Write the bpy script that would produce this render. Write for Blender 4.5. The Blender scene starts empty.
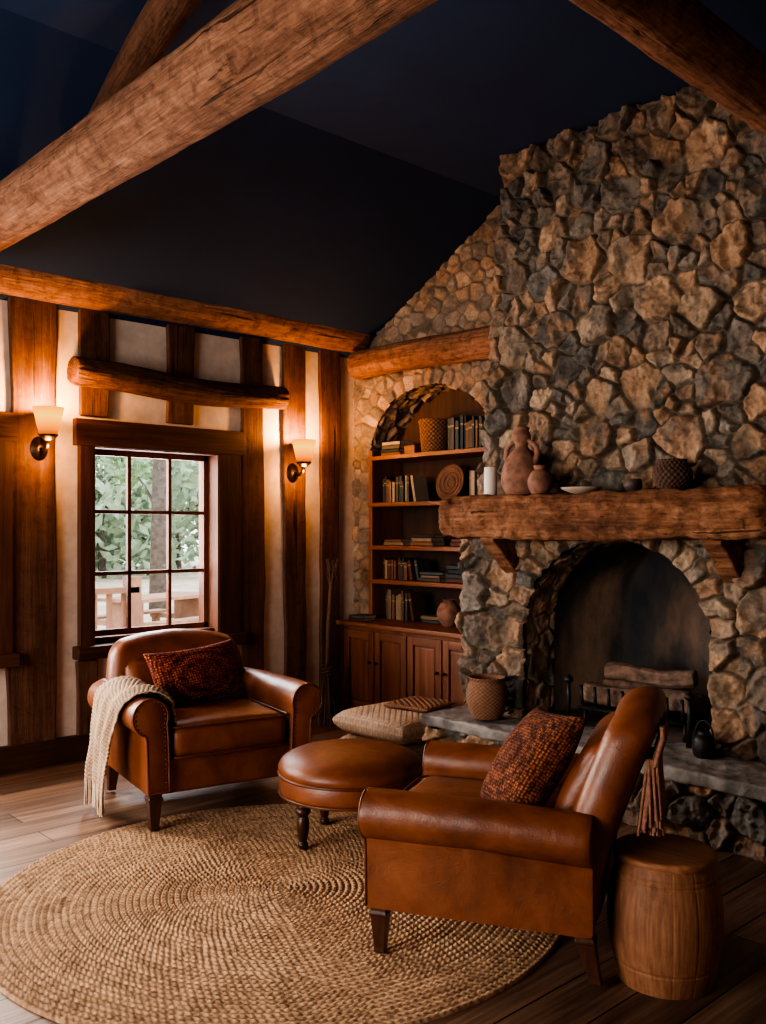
import bpy, bmesh, math, random
import numpy as np
from mathutils import Vector, Matrix
random.seed(7)
S = bpy.context.scene
COL = S.collection

# ------------------------------------------------------------------ noise
def vnoise(x, y, z=0.0, seed=0):
    x, y, z = np.broadcast_arrays(np.asarray(x, float), np.asarray(y, float), np.asarray(z, float))
    xi = np.floor(x).astype(np.int64); yi = np.floor(y).astype(np.int64); zi = np.floor(z).astype(np.int64)
    xf = x-xi; yf = y-yi; zf = z-zi
    u = xf*xf*(3-2*xf); v = yf*yf*(3-2*yf); w = zf*zf*(3-2*zf)
    def h(a, b, c):
        n = (a*374761393+b*668265263+c*2147483647+seed*1442695041) & 0x7fffffff
        n = ((n ^ (n >> 13))*1274126177) & 0x7fffffff
        return ((n ^ (n >> 16)) & 0xffff)/65535.0
    def L(a, b, t): return a+(b-a)*t
    return L(L(L(h(xi, yi, zi), h(xi+1, yi, zi), u), L(h(xi, yi+1, zi), h(xi+1, yi+1, zi), u), v),
             L(L(h(xi, yi, zi+1), h(xi+1, yi, zi+1), u), L(h(xi, yi+1, zi+1), h(xi+1, yi+1, zi+1), u), v), w)
def fbm(x, y, z=0.0, seed=0, o=4):
    s = 0; a = .5; t = 0
    for i in range(o):
        s = s+a*vnoise(np.asarray(x)*2**i, np.asarray(y)*2**i, np.asarray(z)*2**i, seed+i*17); t += a; a *= .5
    return s/t

# ------------------------------------------------------------------ object helpers
def empty(name, loc=(0, 0, 0), rotz=0, scale=1):
    e = bpy.data.objects.new(name, None); e.location = loc; e.rotation_euler = (0, 0, rotz)
    e.scale = (scale,)*3; e.empty_display_size = .1; COL.objects.link(e); return e
def obj(name, V, F, mat=None, parent=None, smooth=True, loc=(0, 0, 0), cols=None, recalc=False):
    me = bpy.data.meshes.new(name)
    V = V.tolist() if isinstance(V, np.ndarray) else [tuple(v) for v in V]
    F = F.tolist() if isinstance(F, np.ndarray) else F
    me.from_pydata(V, [], F)
    if cols is not None:
        ca = me.color_attributes.new('Col', 'FLOAT_COLOR', 'POINT')
        c = np.ones((len(V), 4), np.float32); c[:, :3] = cols
        ca.data.foreach_set('color', c.ravel())
    if recalc:
        bm = bmesh.new(); bm.from_mesh(me); bmesh.ops.remove_doubles(bm, verts=bm.verts, dist=1e-5)
        bmesh.ops.recalc_face_normals(bm, faces=bm.faces); bm.to_mesh(me); bm.free()
    if smooth: me.polygons.foreach_set('use_smooth', [True]*len(me.polygons))
    me.update()
    o = bpy.data.objects.new(name, me); o.location = loc
    if mat: me.materials.append(mat)
    COL.objects.link(o)
    if parent: o.parent = parent
    return o
def bevel(o, w=.004, seg=2):
    m = o.modifiers.new('bev', 'BEVEL'); m.width = w; m.segments = seg; m.limit_method = 'ANGLE'; m.angle_limit = .6
    return o
CF = [(0, 3, 2, 1), (4, 5, 6, 7), (0, 1, 5, 4), (1, 2, 6, 5), (2, 3, 7, 6), (3, 0, 4, 7)]
def cube_v(x0, x1, y0, y1, z0, z1):
    return [(x0, y0, z0), (x1, y0, z0), (x1, y1, z0), (x0, y1, z0), (x0, y0, z1), (x1, y0, z1), (x1, y1, z1), (x0, y1, z1)]
def box(name, b, mat, parent=None, bv=.004):
    x0, x1, y0, y1, z0, z1 = b
    c = ((x0+x1)/2, (y0+y1)/2, (z0+z1)/2)
    V = [(v[0]-c[0], v[1]-c[1], v[2]-c[2]) for v in cube_v(*b)]
    o = obj(name, V, CF, mat, parent, smooth=False, loc=c)
    if bv: bevel(o, bv)
    return o
def multibox(name, bs, mat, parent=None, bv=0):
    V = []; F = []
    for b in bs:
        n = len(V); V += cube_v(*b); F += [tuple(i+n for i in f) for f in CF]
    o = obj(name, V, F, mat, parent, smooth=False)
    if bv: bevel(o, bv)
    return o
def grid_faces(nu, nv, wrap=False, mask=None):
    i = np.arange(nu-1)[:, None]; j = np.arange(nv if wrap else nv-1)[None, :]
    j2 = (j+1) % nv
    F = np.stack([i*nv+j, (i+1)*nv+j, (i+1)*nv+j2, i*nv+j2], -1).reshape(-1, 4)
    if mask is not None:
        m = mask.ravel(); F = F[m[F].all(1)]
    return F
def lathe(name, prof, mat, parent=None, seg=48, loc=(0, 0, 0), disp=None, cols=None):
    prof = np.array(prof, float); n = len(prof)
    a = np.linspace(0, 2*math.pi, seg, endpoint=False)
    R = prof[:, 0][:, None]*np.ones(seg); Z = prof[:, 1][:, None]*np.ones(seg); A = a[None, :]*np.ones((n, 1))
    if disp: R = R+disp(A, Z)
    V = np.stack([R*np.cos(A), R*np.sin(A), Z], -1).reshape(-1, 3)
    F = grid_faces(n, seg, True).tolist()
    return obj(name, V, F, mat, parent, loc=loc, recalc=True)
def smooth_prof(pts, n=8):
    P = [pts[0]]+list(pts)+[pts[-1]]; out = []
    for i in range(1, len(P)-2):
        p0, p1, p2, p3 = [np.array(q, float) for q in P[i-1:i+3]]
        for k in range(n):
            t = k/n
            out.append(.5*((2*p1)+(-p0+p2)*t+(2*p0-5*p1+4*p2-p3)*t*t+(-p0+3*p1-3*p2+p3)*t**3))
    out.append(np.array(pts[-1], float)); return [(max(0, o[0]), o[1]) for o in out]
def rbox(name, dims, r, mat, parent=None, loc=(0, 0, 0), step=.04, puff=(0, 0, 0), deform=None, noise=0, nscale=5, seed=1, smooth=True):
    h = np.array(dims)/2
    def ax(hh):
        a = np.linspace(-hh, -hh+r, 6); n = max(2, int((2*hh-2*r)/step)+1)
        m = np.linspace(-hh+r, hh-r, n); return np.concatenate([a, m[1:-1], -a[::-1]])
    A = [ax(hh) for hh in h]; Vs = []; Fs = []; off = 0
    for k in range(3):
        i, j = (k+1) % 3, (k+2) % 3
        for s in (-1, 1):
            U, W = np.meshgrid(A[i], A[j], indexing='ij'); P = np.zeros(U.shape+(3,))
            P[..., i] = U; P[..., j] = W; P[..., k] = s*h[k]
            F = grid_faces(*U.shape)
            Vs.append(P.reshape(-1, 3)); Fs.append((F if s > 0 else F[:, ::-1])+off); off += U.size
    P = np.concatenate(Vs); F = np.concatenate(Fs)
    core = np.clip(P, -(h-r), h-r); d = P-core; L = np.linalg.norm(d, axis=1, keepdims=True); L[L == 0] = 1
    Nn = d/L; P2 = core+Nn*r
    q = P2/h
    for k in range(3):
        if puff[k]:
            i, j = (k+1) % 3, (k+2) % 3
            P2[:, k] += np.clip(q[:, k], -1, 1)*puff[k]*np.clip(1-q[:, i]**2, 0, 1)**.7*np.clip(1-q[:, j]**2, 0, 1)**.7
    if noise:
        n = (fbm(P2[:, 0]*nscale+9, P2[:, 1]*nscale+5, P2[:, 2]*nscale+3, seed)-.5)*2*noise
        P2 = P2+Nn*n[:, None]
    if deform is not None: P2 = deform(P2)
    return obj(name, P2, F, mat, parent, loc=loc, recalc=True, smooth=smooth)
def tube(name, pts, r, mat, parent=None, seg=8, loc=(0, 0, 0), closed=False):
    pts = [Vector(p) for p in pts]; n = len(pts)
    rs = r if isinstance(r, (list, tuple)) else [r]*n
    V = []; F = []; up = None
    for i, p in enumerate(pts):
        if closed: t = pts[(i+1) % n]-pts[i-1]
        else: t = pts[min(i+1, n-1)]-pts[max(i-1, 0)]
        t.normalize()
        if up is None:
            up = Vector((0, 0, 1)) if abs(t.z) < .9 else Vector((1, 0, 0))
        a = t.cross(up).normalized(); b = a.cross(t).normalized(); up = b
        for k in range(seg):
            th = 2*math.pi*k/seg
            V.append(p+a*math.cos(th)*rs[i]+b*math.sin(th)*rs[i])
    m = n if closed else n-1
    for i in range(m):
        for k in range(seg):
            i2 = (i+1) % n
            F.append((i*seg+k, i*seg+(k+1) % seg, i2*seg+(k+1) % seg, i2*seg+k))
    if not closed:
        F.append(tuple(range(seg))[::-1]); F.append(tuple((n-1)*seg+k for k in range(seg)))
    return obj(name, V, F, mat, parent, loc=loc)
def log(name, p0, p1, r0, r1, mat, parent=None, seed=0, amp=.05, seg=110, bend=.02, crack=.07):
    p0 = Vector(p0); p1 = Vector(p1); L = (p1-p0).length
    n = int(L/.018)+2
    z = np.concatenate([[0, 0, .006], np.linspace(.02, L-.02, n), [L-.006, L, L]])
    f = np.concatenate([[0, .9, .97], np.ones(n), [.97, .9, 0]])
    a = np.linspace(0, 2*math.pi, seg, endpoint=False)
    Z, A = np.meshgrid(z, a, indexing='ij')
    R = (r0+(r1-r0)*Z/L)
    cx, sx = np.cos(A), np.sin(A)
    R = R*(1+amp*2*(fbm(cx*1.1+5, sx*1.1+5, Z*1.6, seed)-.5)+amp*.8*2*(fbm(cx*5+5, sx*5+5, Z*3.0, seed+3)-.5)+.022*(fbm(cx*14+5, sx*14+5, Z*5, seed+23)-.5))
    # hewn facets (drawknife flats)
    fl = np.abs(((A*9/(2*math.pi)+.6*vnoise(Z*2.2, 0*Z, 0, seed+40)) % 1)-.5)*2
    R = R*(1-.010*(1-fl)*(vnoise(cx*3+2, sx*3+2, Z*3, seed+41)))
    cn = fbm(cx*2.6+15, sx*2.6+15, Z*.55, seed+7, 3); cm = np.clip((vnoise(cx*1.5+3, sx*1.5+3, Z*.9, seed+9)-.40)*5, 0, 1)
    R = R*(1-crack*np.exp(-((cn-.5)/.006)**2)*cm)
    for k in range(max(1, int(L*1.6))):
        rk = random.Random(seed*31+k); za = rk.uniform(.1, L-.1); aa = rk.uniform(0, 6.28)
        da = np.abs((A-aa+math.pi) % (2*math.pi)-math.pi)*r0; q = np.sqrt(da**2+((Z-za)*.7)**2)/.045
        R = R+.012*np.exp(-q**2)-.008*np.exp(-(q/.4)**2)
    R = R*f[:, None]
    bx = bend*np.sin(Z/L*math.pi*1.3+seed); by = bend*np.sin(Z/L*math.pi*1.7+seed*2)
    V = np.stack([R*cx+bx, R*sx+by, Z], -1).reshape(-1, 3)
    o = obj(name, V, grid_faces(len(z), seg, True).tolist(), mat, parent, recalc=True)
    q = (p1-p0).to_track_quat('Z', 'Y'); o.rotation_mode = 'QUATERNION'; o.rotation_quaternion = q; o.location = p0
    return o

# ------------------------------------------------------------------ materials
def nmat(name):
    m = bpy.data.materials.new(name); m.use_nodes = True
    nt = m.node_tree; b = nt.nodes['Principled BSDF']; return m, nt, b
def N(nt, t, **kw):
    n = nt.nodes.new(t)
    for k, v in kw.items(): setattr(n, k, v)
    return n
def ramp(nt, stops):
    r = N(nt, 'ShaderNodeValToRGB'); e = r.color_ramp.elements
    while len(e) < len(stops): e.new(.5)
    for i, (p, c) in enumerate(stops): e[i].position = p; e[i].color = (*c, 1)
    return r
def coords(nt, scale, rnd=True):
    tc = N(nt, 'ShaderNodeTexCoord'); mp = N(nt, 'ShaderNodeMapping'); mp.inputs['Scale'].default_value = scale
    if rnd:
        oi = N(nt, 'ShaderNodeObjectInfo'); mu = N(nt, 'ShaderNodeMath', operation='MULTIPLY'); mu.inputs[1].default_value = 41.7
        ad = N(nt, 'ShaderNodeVectorMath', operation='ADD')
        nt.links.new(oi.outputs['Random'], mu.inputs[0]); nt.links.new(mu.outputs[0], ad.inputs[1])
        nt.links.new(tc.outputs['Object'], ad.inputs[0]); nt.links.new(ad.outputs[0], mp.inputs['Vector'])
    else: nt.links.new(tc.outputs['Object'], mp.inputs['Vector'])
    return mp.outputs[0]
def noise(nt, vec, scale, detail=6, rough=.55, dist=0):
    n = N(nt, 'ShaderNodeTexNoise'); n.inputs['Scale'].default_value = scale; n.inputs['Detail'].default_value = detail
    n.inputs['Roughness'].default_value = rough; n.inputs['Distortion'].default_value = dist
    nt.links.new(vec, n.inputs['Vector']); return n.outputs['Fac']
def mixmul(nt, a, b, fac=1, mode='MULTIPLY'):
    m = N(nt, 'ShaderNodeMix', data_type='RGBA', blend_type=mode)
    if isinstance(fac, (int, float)): m.inputs[0].default_value = fac
    else: nt.links.new(fac, m.inputs[0])
    for s, i in ((a, 6), (b, 7)):
        if isinstance(s, tuple): m.inputs[i].default_value = (*s, 1)
        else: nt.links.new(s, m.inputs[i])
    return m.outputs[2]
def bump(nt, b, h, strength=.3, dist=.01):
    bp = N(nt, 'ShaderNodeBump'); bp.inputs['Strength'].default_value = strength; bp.inputs['Distance'].default_value = dist
    nt.links.new(h, bp.inputs['Height']); nt.links.new(bp.outputs[0], b.inputs['Normal'])
def wood(name, dark, mid, light, axis='Z', across=9, along=.7, rough=.5, cracks=True, bs=.5, spec=.5, mottle=0, ct=.335, bd=.008):
    m, nt, b = nmat(name)
    sc = [across]*3; sc['XYZ'.index(axis)] = along
    v = coords(nt, sc)
    n1 = noise(nt, v, 1, 8, .6, .7)
    r = ramp(nt, [(.3, dark), (.5, mid), (.72, light)]); nt.links.new(n1, r.inputs[0])
    sc2 = [across*5]*3; sc2['XYZ'.index(axis)] = along*4
    n2 = noise(nt, coords(nt, sc2), 1, 6, .65)
    r2 = ramp(nt, [(.3, (.55, .5, .45)), (.62, (1.05, 1.05, 1.05))]); nt.links.new(n2, r2.inputs[0])
    c = mixmul(nt, r.outputs[0], r2.outputs[0], .8)
    n3 = noise(nt, coords(nt, (1.6, 1.6, 1.6)), 1, 3)
    r3 = ramp(nt, [(.3, (.68, .63, .6)), (.65, (1.12, 1.08, 1.05))]); nt.links.new(n3, r3.inputs[0])
    c = mixmul(nt, c, r3.outputs[0], .8)
    hgt = n2
    if mottle:
        n5 = noise(nt, coords(nt, (1, 1, 1)), 16, 8, .7, .6)
        r5 = ramp(nt, [(.34, (.45, .39, .36)), (.5, (.95, .95, .95)), (.68, (1.25, 1.23, 1.2))]); nt.links.new(n5, r5.inputs[0])
        c = mixmul(nt, c, r5.outputs[0], mottle)
        a5 = N(nt, 'ShaderNodeMath', operation='ADD'); nt.links.new(n2, a5.inputs[0]); nt.links.new(n5, a5.inputs[1]); hgt = a5.outputs[0]
    if cracks:
        sc3 = [across*1.9]*3; sc3['XYZ'.index(axis)] = along*.9
        n4 = noise(nt, coords(nt, sc3), 1, 3, .55, .5)
        r4 = ramp(nt, [(ct-.02, (.12, .1, .09)), (ct+.005, (1, 1, 1))]); nt.links.new(n4, r4.inputs[0])
        c = mixmul(nt, c, r4.outputs[0], .85)
        ad = N(nt, 'ShaderNodeMath', operation='MULTIPLY'); nt.links.new(hgt, ad.inputs[0]); nt.links.new(r4.outputs[0], ad.inputs[1]); hgt = ad.outputs[0]
    nt.links.new(c, b.inputs['Base Color']); b.inputs['Roughness'].default_value = rough
    b.inputs['Specular IOR Level'].default_value = spec
    bump(nt, b, hgt, bs, bd)
    return m
def plain(name, col, rough=.6, nscale=30, var=.25, bs=.2, metal=0, bd=.004, coat=0):
    m, nt, b = nmat(name)
    v = coords(nt, (1, 1, 1)); n = noise(nt, v, nscale, 5)
    lo = tuple(c*(1-var) for c in col); hi = tuple(min(1, c*(1+var)) for c in col)
    r = ramp(nt, [(.3, lo), (.7, hi)]); nt.links.new(n, r.inputs[0]); nt.links.new(r.outputs[0], b.inputs['Base Color'])
    b.inputs['Roughness'].default_value = rough; b.inputs['Metallic'].default_value = metal
    b.inputs['Coat Weight'].default_value = coat
    if bs: bump(nt, b, n, bs, bd)
    return m
def attrmat(name, rough=.85, nscale=45, bs=.5, bd=.01, fine=.5, spec=.3):
    m, nt, b = nmat(name)
    at = N(nt, 'ShaderNodeAttribute', attribute_name='Col')
    v = coords(nt, (1, 1, 1), False); n = noise(nt, v, nscale, 9, .7)
    r = ramp(nt, [(.3, (.5, .48, .46)), (.68, (1.35, 1.32, 1.28))]); nt.links.new(n, r.inputs[0])
    c = mixmul(nt, at.outputs['Color'], r.outputs[0], fine)
    nt.links.new(c, b.inputs['Base Color']); b.inputs['Roughness'].default_value = rough
    b.inputs['Specular IOR Level'].default_value = spec
    bump(nt, b, n, bs, bd); return m
def leather(name, dark, mid, light):
    m, nt, b = nmat(name)
    v = coords(nt, (1, 1, 1)); n = noise(nt, v, 5, 8, .65, .4)
    r = ramp(nt, [(.28, dark), (.5, mid), (.78, light)]); nt.links.new(n, r.inputs[0])
    vo = N(nt, 'ShaderNodeTexVoronoi'); vo.inputs['Scale'].default_value = 170; nt.links.new(v, vo.inputs['Vector'])
    n2 = noise(nt, v, 14, 6, .7, 1.2)
    ad = N(nt, 'ShaderNodeMath', operation='MULTIPLY_ADD'); nt.links.new(vo.outputs['Distance'], ad.inputs[0]); ad.inputs[1].default_value = .22; nt.links.new(n2, ad.inputs[2])
    nt.links.new(r.outputs[0], b.inputs['Base Color'])
    rr = N(nt, 'ShaderNodeMapRange'); rr.inputs[3].default_value = .30; rr.inputs[4].default_value = .52; nt.links.new(n2, rr.inputs[0]); nt.links.new(rr.outputs[0], b.inputs['Roughness'])
    bump(nt, b, ad.outputs[0], .30, .006); return m
def textile(name, c1, c2, c3, scale=55, axis=None):
    m, nt, b = nmat(name)
    v = coords(nt, (1, 1, 1), False)
    vo = N(nt, 'ShaderNodeTexVoronoi', feature='F1'); vo.inputs['Scale'].default_value = scale; vo.inputs['Randomness'].default_value = .45; nt.links.new(v, vo.inputs['Vector'])
    r = ramp(nt, [(.14, c3), (.26, c1), (.44, c1), (.58, c2)]); nt.links.new(vo.outputs['Distance'], r.inputs[0])
    n = noise(nt, v, 16, 4); r2 = ramp(nt, [(.35, (.5, .45, .45)), (.65, (1.3, 1.25, 1.15))]); nt.links.new(n, r2.inputs[0])
    c = mixmul(nt, r.outputs[0], r2.outputs[0], .9)
    nt.links.new(c, b.inputs['Base Color']); b.inputs['Roughness'].default_value = .95; b.inputs['Specular IOR Level'].default_value = .2
    n2 = noise(nt, v, 300, 2); bump(nt, b, n2, .5, .004); return m

M_log = wood('log_wood', (.18, .085, .050), (.29, .147, .091), (.38, .21, .138), 'Z', 17, 1.6, .85, bs=1.0, spec=.2, mottle=.85, ct=.325, bd=.014)
M_logd = wood('log_wood_dark', (.09, .042, .024), (.14, .067, .040), (.19, .098, .062), 'Z', 15, 1.4, .85, bs=1.0, spec=.2, mottle=.85, ct=.32, bd=.014)
M_post = wood('post_wood', (.075, .034, .020), (.125, .059, .034), (.18, .092, .055), 'Z', 11, .8, .75, bs=.5, spec=.25, mottle=.5)
M_trimx = wood('casing_wood_h', (.045, .017, .009), (.08, .032, .017), (.12, .050, .027), 'Y', 12, .7, .6, spec=.3)
M_trimz = wood('casing_wood_v', (.045, .017, .009), (.08, .032, .017), (.12, .050, .027), 'Z', 12, .7, .6, spec=.3)
M_sash = wood('sash_wood', (.10, .036, .018), (.16, .06, .03), (.22, .09, .045), 'Z', 12, .7, .6, False, .2, spec=.3)
M_mant = wood('mantel_wood', (.12, .048, .024), (.26, .122, .064), (.40, .215, .125), 'X', 16, 1.2, .8, bs=1.0, spec=.2, mottle=.9, bd=.014)
M_cabx = wood('cabinet_wood_h', (.14, .048, .020), (.21, .076, .032), (.28, .11, .05), 'X', 11, .6, .5, False, .15)
M_cabz = wood('cabinet_wood_v', (.14, .048, .020), (.21, .076, .032), (.28, .11, .05), 'Z', 11, .6, .5, False, .15)
M_back = wood('bookcase_back_wood', (.035, .016, .009), (.055, .025, .014), (.075, .036, .02), 'Z', 11, .6, .8, False, .15)
M_leg = wood('dark_leg_wood', (.03, .012, .007), (.065, .024, .013), (.09, .036, .019), 'Z', 15, 2, .35, False, .1)
M_barrel = wood('barrel_wood', (.23, .10, .052), (.31, .145, .076), (.37, .185, .10), 'Z', 18, 1.0, .6, False, .3, .3, .3)
M_barreltop = wood('barrel_top_wood', (.22, .095, .048), (.32, .148, .076), (.40, .20, .11), 'X', 14, 1.0, .55, True, .3, .3, .3)
M_plaster = plain('plaster', (.60, .49, .41), .9, 12, .14, .3)
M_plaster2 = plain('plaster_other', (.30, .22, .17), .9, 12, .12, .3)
M_ceil = plain('ceiling_navy', (.0030, .016, .058), .95, 3, .12, 0)
M_stone = attrmat('fieldstone', .92, 34, 1.0, .018, .8, .12)
M_stones = attrmat('small_stone', .92, 60, .6, .01, .6, .15)
M_slab = plain('hearth_slate', (.22, .195, .175), .75, 11, .5, 1.0, bd=.02)
M_iron = plain('black_iron', (.025, .022, .021), .5, 40, .3, .2, .6)
M_bronze = plain('bronze', (.03, .018, .010), .4, 40, .3, .1, .8)
M_brass = plain('nailhead_brass', (.13, .06, .028), .4, 40, .2, 0, .8)
M_leath = leather('cognac_leather', (.090, .024, .0085), (.175, .050, .0165), (.27, .088, .031))
M_pipe = leather('leather_piping', (.07, .018, .007), (.12, .032, .010), (.18, .055, .018))
M_pil = textile('kilim_textile', (.28, .056, .027), (.05, .016, .012), (.52, .29, .18), 75)
M_pil2 = textile('paisley_textile', (.17, .052, .023), (.04, .013, .008), (.30, .165, .085), 85)
M_throw = attrmat('knit_throw', .98, 160, .8, .006, .5)
M_fringe = plain('brown_fringe', (.24, .115, .072), .95, 80, .4, .3)
M_wfringe = plain('throw_fringe', (.46, .34, .25), .95, 80, .3, .3)
M_terra = plain('terracotta', (.22, .105, .068), .85, 22, .4, .6)
M_clay = plain('brown_clay', (.11, .055, .032), .7, 14, .3, .4)
M_darkpot = plain('dark_pot', (.05, .032, .024), .6, 30, .4, .5)
M_wick = attrmat('wicker', .85, 80, .4, .004)
M_candle = plain('candle_wax', (.55, .48, .42), .5, 5, .05, 0)
M_ceram = plain('pale_ceramic', (.42, .34, .27), .5, 10, .15, .1)
M_book = attrmat('book_cloth', .7, 90, .2, .002, .3)
M_rug = attrmat('jute', .97, 300, .9, .006, .8)
M_bark = plain('bark', (.15, .12, .10), .95, 8, .4, .6)
M_leaf = plain('leaves', (.20, .32, .14), .7, 3, .35, 0)
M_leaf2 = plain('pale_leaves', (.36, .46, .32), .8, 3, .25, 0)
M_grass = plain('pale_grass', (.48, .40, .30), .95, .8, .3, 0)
M_deck = plain('deck_wood', (.36, .20, .13), .8, 6, .25, .1)
M_twig = plain('twig', (.13, .07, .04), .85, 30, .35, .2)
M_ember = plain('charred_log', (.14, .085, .06), .95, 18, .6, .8, bd=.02)

m, nt, b = nmat('soot_brick'); M_soot = m
n1 = noise(nt, coords(nt, (1, 1, .5), False), 2.2, 5)
r = ramp(nt, [(.38, (.020, .023, .030)), (.5, (.06, .050, .046)), (.66, (.26, .16, .105))]); nt.links.new(n1, r.inputs[0])
nt.links.new(r.outputs[0], b.inputs['Base Color']); b.inputs['Roughness'].default_value = .9
bump(nt, b, noise(nt, coords(nt, (1, 1, 1), False), 25, 6), .5, .01)
# floor
m, nt, b = nmat('plank_floor'); M_floor = m
tc = N(nt, 'ShaderNodeTexCoord'); mp = N(nt, 'ShaderNodeMapping'); mp.inputs['Rotation'].default_value = (0, 0, math.pi/2)
nt.links.new(tc.outputs['Object'], mp.inputs[0])
bk = N(nt, 'ShaderNodeTexBrick'); bk.offset = .37; bk.inputs['Scale'].default_value = 1; bk.inputs['Brick Width'].default_value = 2.1; bk.inputs['Row Height'].default_value = .18
bk.inputs['Mortar Size'].default_value = .0038; bk.inputs['Mortar Smooth'].default_value = .3; bk.inputs['Bias'].default_value = 0
bk.inputs['Color1'].default_value = (.105, .060, .039, 1); bk.inputs['Color2'].default_value = (.24, .145, .096, 1); bk.inputs['Mortar'].default_value = (.010, .007, .005, 1)
nt.links.new(mp.outputs[0], bk.inputs['Vector'])
n1 = noise(nt, coords(nt, (14, .9, 1), False), 1, 8, .65, .8)
r = ramp(nt, [(.3, (.42, .39, .37)), (.7, (1.45, 1.4, 1.35))]); nt.links.new(n1, r.inputs[0])
n2 = noise(nt, coords(nt, (70, 2.2, 1), False), 1, 3, .6)
r2 = ramp(nt, [(.35, (.65, .63, .61)), (.65, (1.18, 1.18, 1.18))]); nt.links.new(n2, r2.inputs[0])
c = mixmul(nt, mixmul(nt, bk.outputs['Color'], r.outputs[0]), r2.outputs[0])
nt.links.new(c, b.inputs['Base Color']); b.inputs['Roughness'].default_value = .42
sub = N(nt, 'ShaderNodeMath', operation='MULTIPLY_ADD'); nt.links.new(bk.outputs['Fac'], sub.inputs[0]); sub.inputs[1].default_value = -2; nt.links.new(n2, sub.inputs[2])
bump(nt, b, sub.outputs[0], .3, .004)
# glass
m = bpy.data.materials.new('window_glass'); m.use_nodes = True; nt = m.node_tree; nt.nodes.clear(); M_glass = m
o_ = N(nt, 'ShaderNodeOutputMaterial'); mx = N(nt, 'ShaderNodeMixShader'); mx.inputs[0].default_value = .04
tr = N(nt, 'ShaderNodeBsdfTransparent'); gl = N(nt, 'ShaderNodeBsdfGlossy'); gl.inputs['Roughness'].default_value = .05
nt.links.new(tr.outputs[0], mx.inputs[1]); nt.links.new(gl.outputs[0], mx.inputs[2]); nt.links.new(mx.outputs[0], o_.inputs[0])
m, nt, b = nmat('amber_glass_shade'); M_shade = m
tc = N(nt, 'ShaderNodeTexCoord'); sx = N(nt, 'ShaderNodeSeparateXYZ'); nt.links.new(tc.outputs['Object'], sx.inputs[0])
mr = N(nt, 'ShaderNodeMapRange'); mr.inputs[1].default_value = 0; mr.inputs[2].default_value = .15; nt.links.new(sx.outputs[2], mr.inputs[0])
r = ramp(nt, [(0, (.45, .08, .003)), (.3, (.95, .26, .012)), (.68, (1, .52, .075)), (1, (1, .34, .02))]); nt.links.new(mr.outputs[0], r.inputs[0])
nt.links.new(r.outputs[0], b.inputs['Emission Color']); b.inputs['Emission Strength'].default_value = 1.35; b.inputs['Base Color'].default_value = (.02, .006, .001, 1); b.inputs['Roughness'].default_value = .7; b.inputs['Specular IOR Level'].default_value = .1

# ------------------------------------------------------------------ room shell
XW, YB, ZF = -5.4, 4.7, 3.57
SL = .554; Z0 = 2.73; XC = XW+(ZF-Z0)/SL
box('floor', (-5.6, 2.2, -3.2, 5.1, -.1, 0), M_floor, bv=0)
w1 = (2.535, 3.44, .72, 1.92); w2 = (.45, 1.87, .72, 1.92)
multibox('wall_left', [(-5.6, XW, -3.2, w2[0], 0, 3.3), (-5.6, XW, w2[0], w2[1], 0, .74), (-5.6, XW, w2[0], w2[1], 1.92, 3.3),
    (-5.6, XW, w2[1], w1[0], 0, 3.3), (-5.6, XW, w1[0], w1[1], 0, .72), (-5.6, XW, w1[0], w1[1], 1.92, 3.3), (-5.6, XW, w1[1], 5.1, 0, 3.3)], M_plaster)
box('wall_back', (-5.6, 2.2, 5.07, 5.2, 0, 4.0), M_plaster2, bv=0)
box('wall_back_right', (-1.62, 2.2, YB, 5.06, 0, 3.57), M_plaster2, bv=0)
box('wall_right', (2.0, 2.2, -3.2, YB, 0, 4.0), M_plaster2, bv=0)
multibox('wall_front', [(-5.6, -4.6, -3.2, -3.0, 0, 4.0), (-1.4, 2.2, -3.2, -3.0, 0, 4.0), (-4.6, -1.4, -3.2, -3.0, 0, .5), (-4.6, -1.4, -3.2, -3.0, 2.6, 4.0)], M_plaster2)  # opening added behind the camera to let the front area light in
V = [(-5.65, -3.2, Z0-.25*SL), (XC, -3.2, ZF), (2.2, -3.2, ZF), (2.2, 5.15, ZF), (XC, 5.15, ZF), (-5.65, 5.15, Z0-.25*SL)]
V2 = [(x, y, z+.12) for x, y, z in V]
obj('ceiling', V+V2, [(0, 1, 4, 5), (1, 2, 3, 4), (11, 10, 7, 6), (10, 9, 8, 7), (0, 6, 7, 1), (1, 7, 8, 2), (2, 8, 9, 3), (3, 9, 10, 4), (4, 10, 11, 5), (5, 11, 6, 0)], M_ceil, smooth=False)

def post(name, y0, y1, z0, z1, seed, th=.035):
    h = (z1-z0)/2
    def df(P):
        P = P.copy(); s = np.sign(P[:, 1])
        P[:, 1] += s*(fbm(P[:, 2]*1.3+7, s*3+9, 0, seed, 3)-.5)*.05
        return P
    return rbox(name, (th, y1-y0, z1-z0), .01, M_post, loc=(XW+th/2, (y0+y1)/2, (z0+z1)/2), step=.05, deform=df)
pi = 1
for y0, y1, z0, z1 in [(2.03, 2.31, 0, 2.8), (2.46, 2.65, 2.1, 2.8), (2.445, 2.58, 0, .60), (3.05, 3.26, 2.1, 2.8), (3.62, 3.82, 0, 2.8), (4.00, 4.19, 0, 2.8), (4.34, 4.53, 0, 2.8), (-.1, .25, 0, 2.8), (-1.0, -.7, 0, 2.8), (-2.0, -1.7, 0, 2.8)]:
    post('trim_%d' % pi, y0, y1, z0, z1, pi); pi += 1
box('baseboard_left', (XW, XW+.05, -3.0, 4.4, 0, .15), M_trimx)

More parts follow.
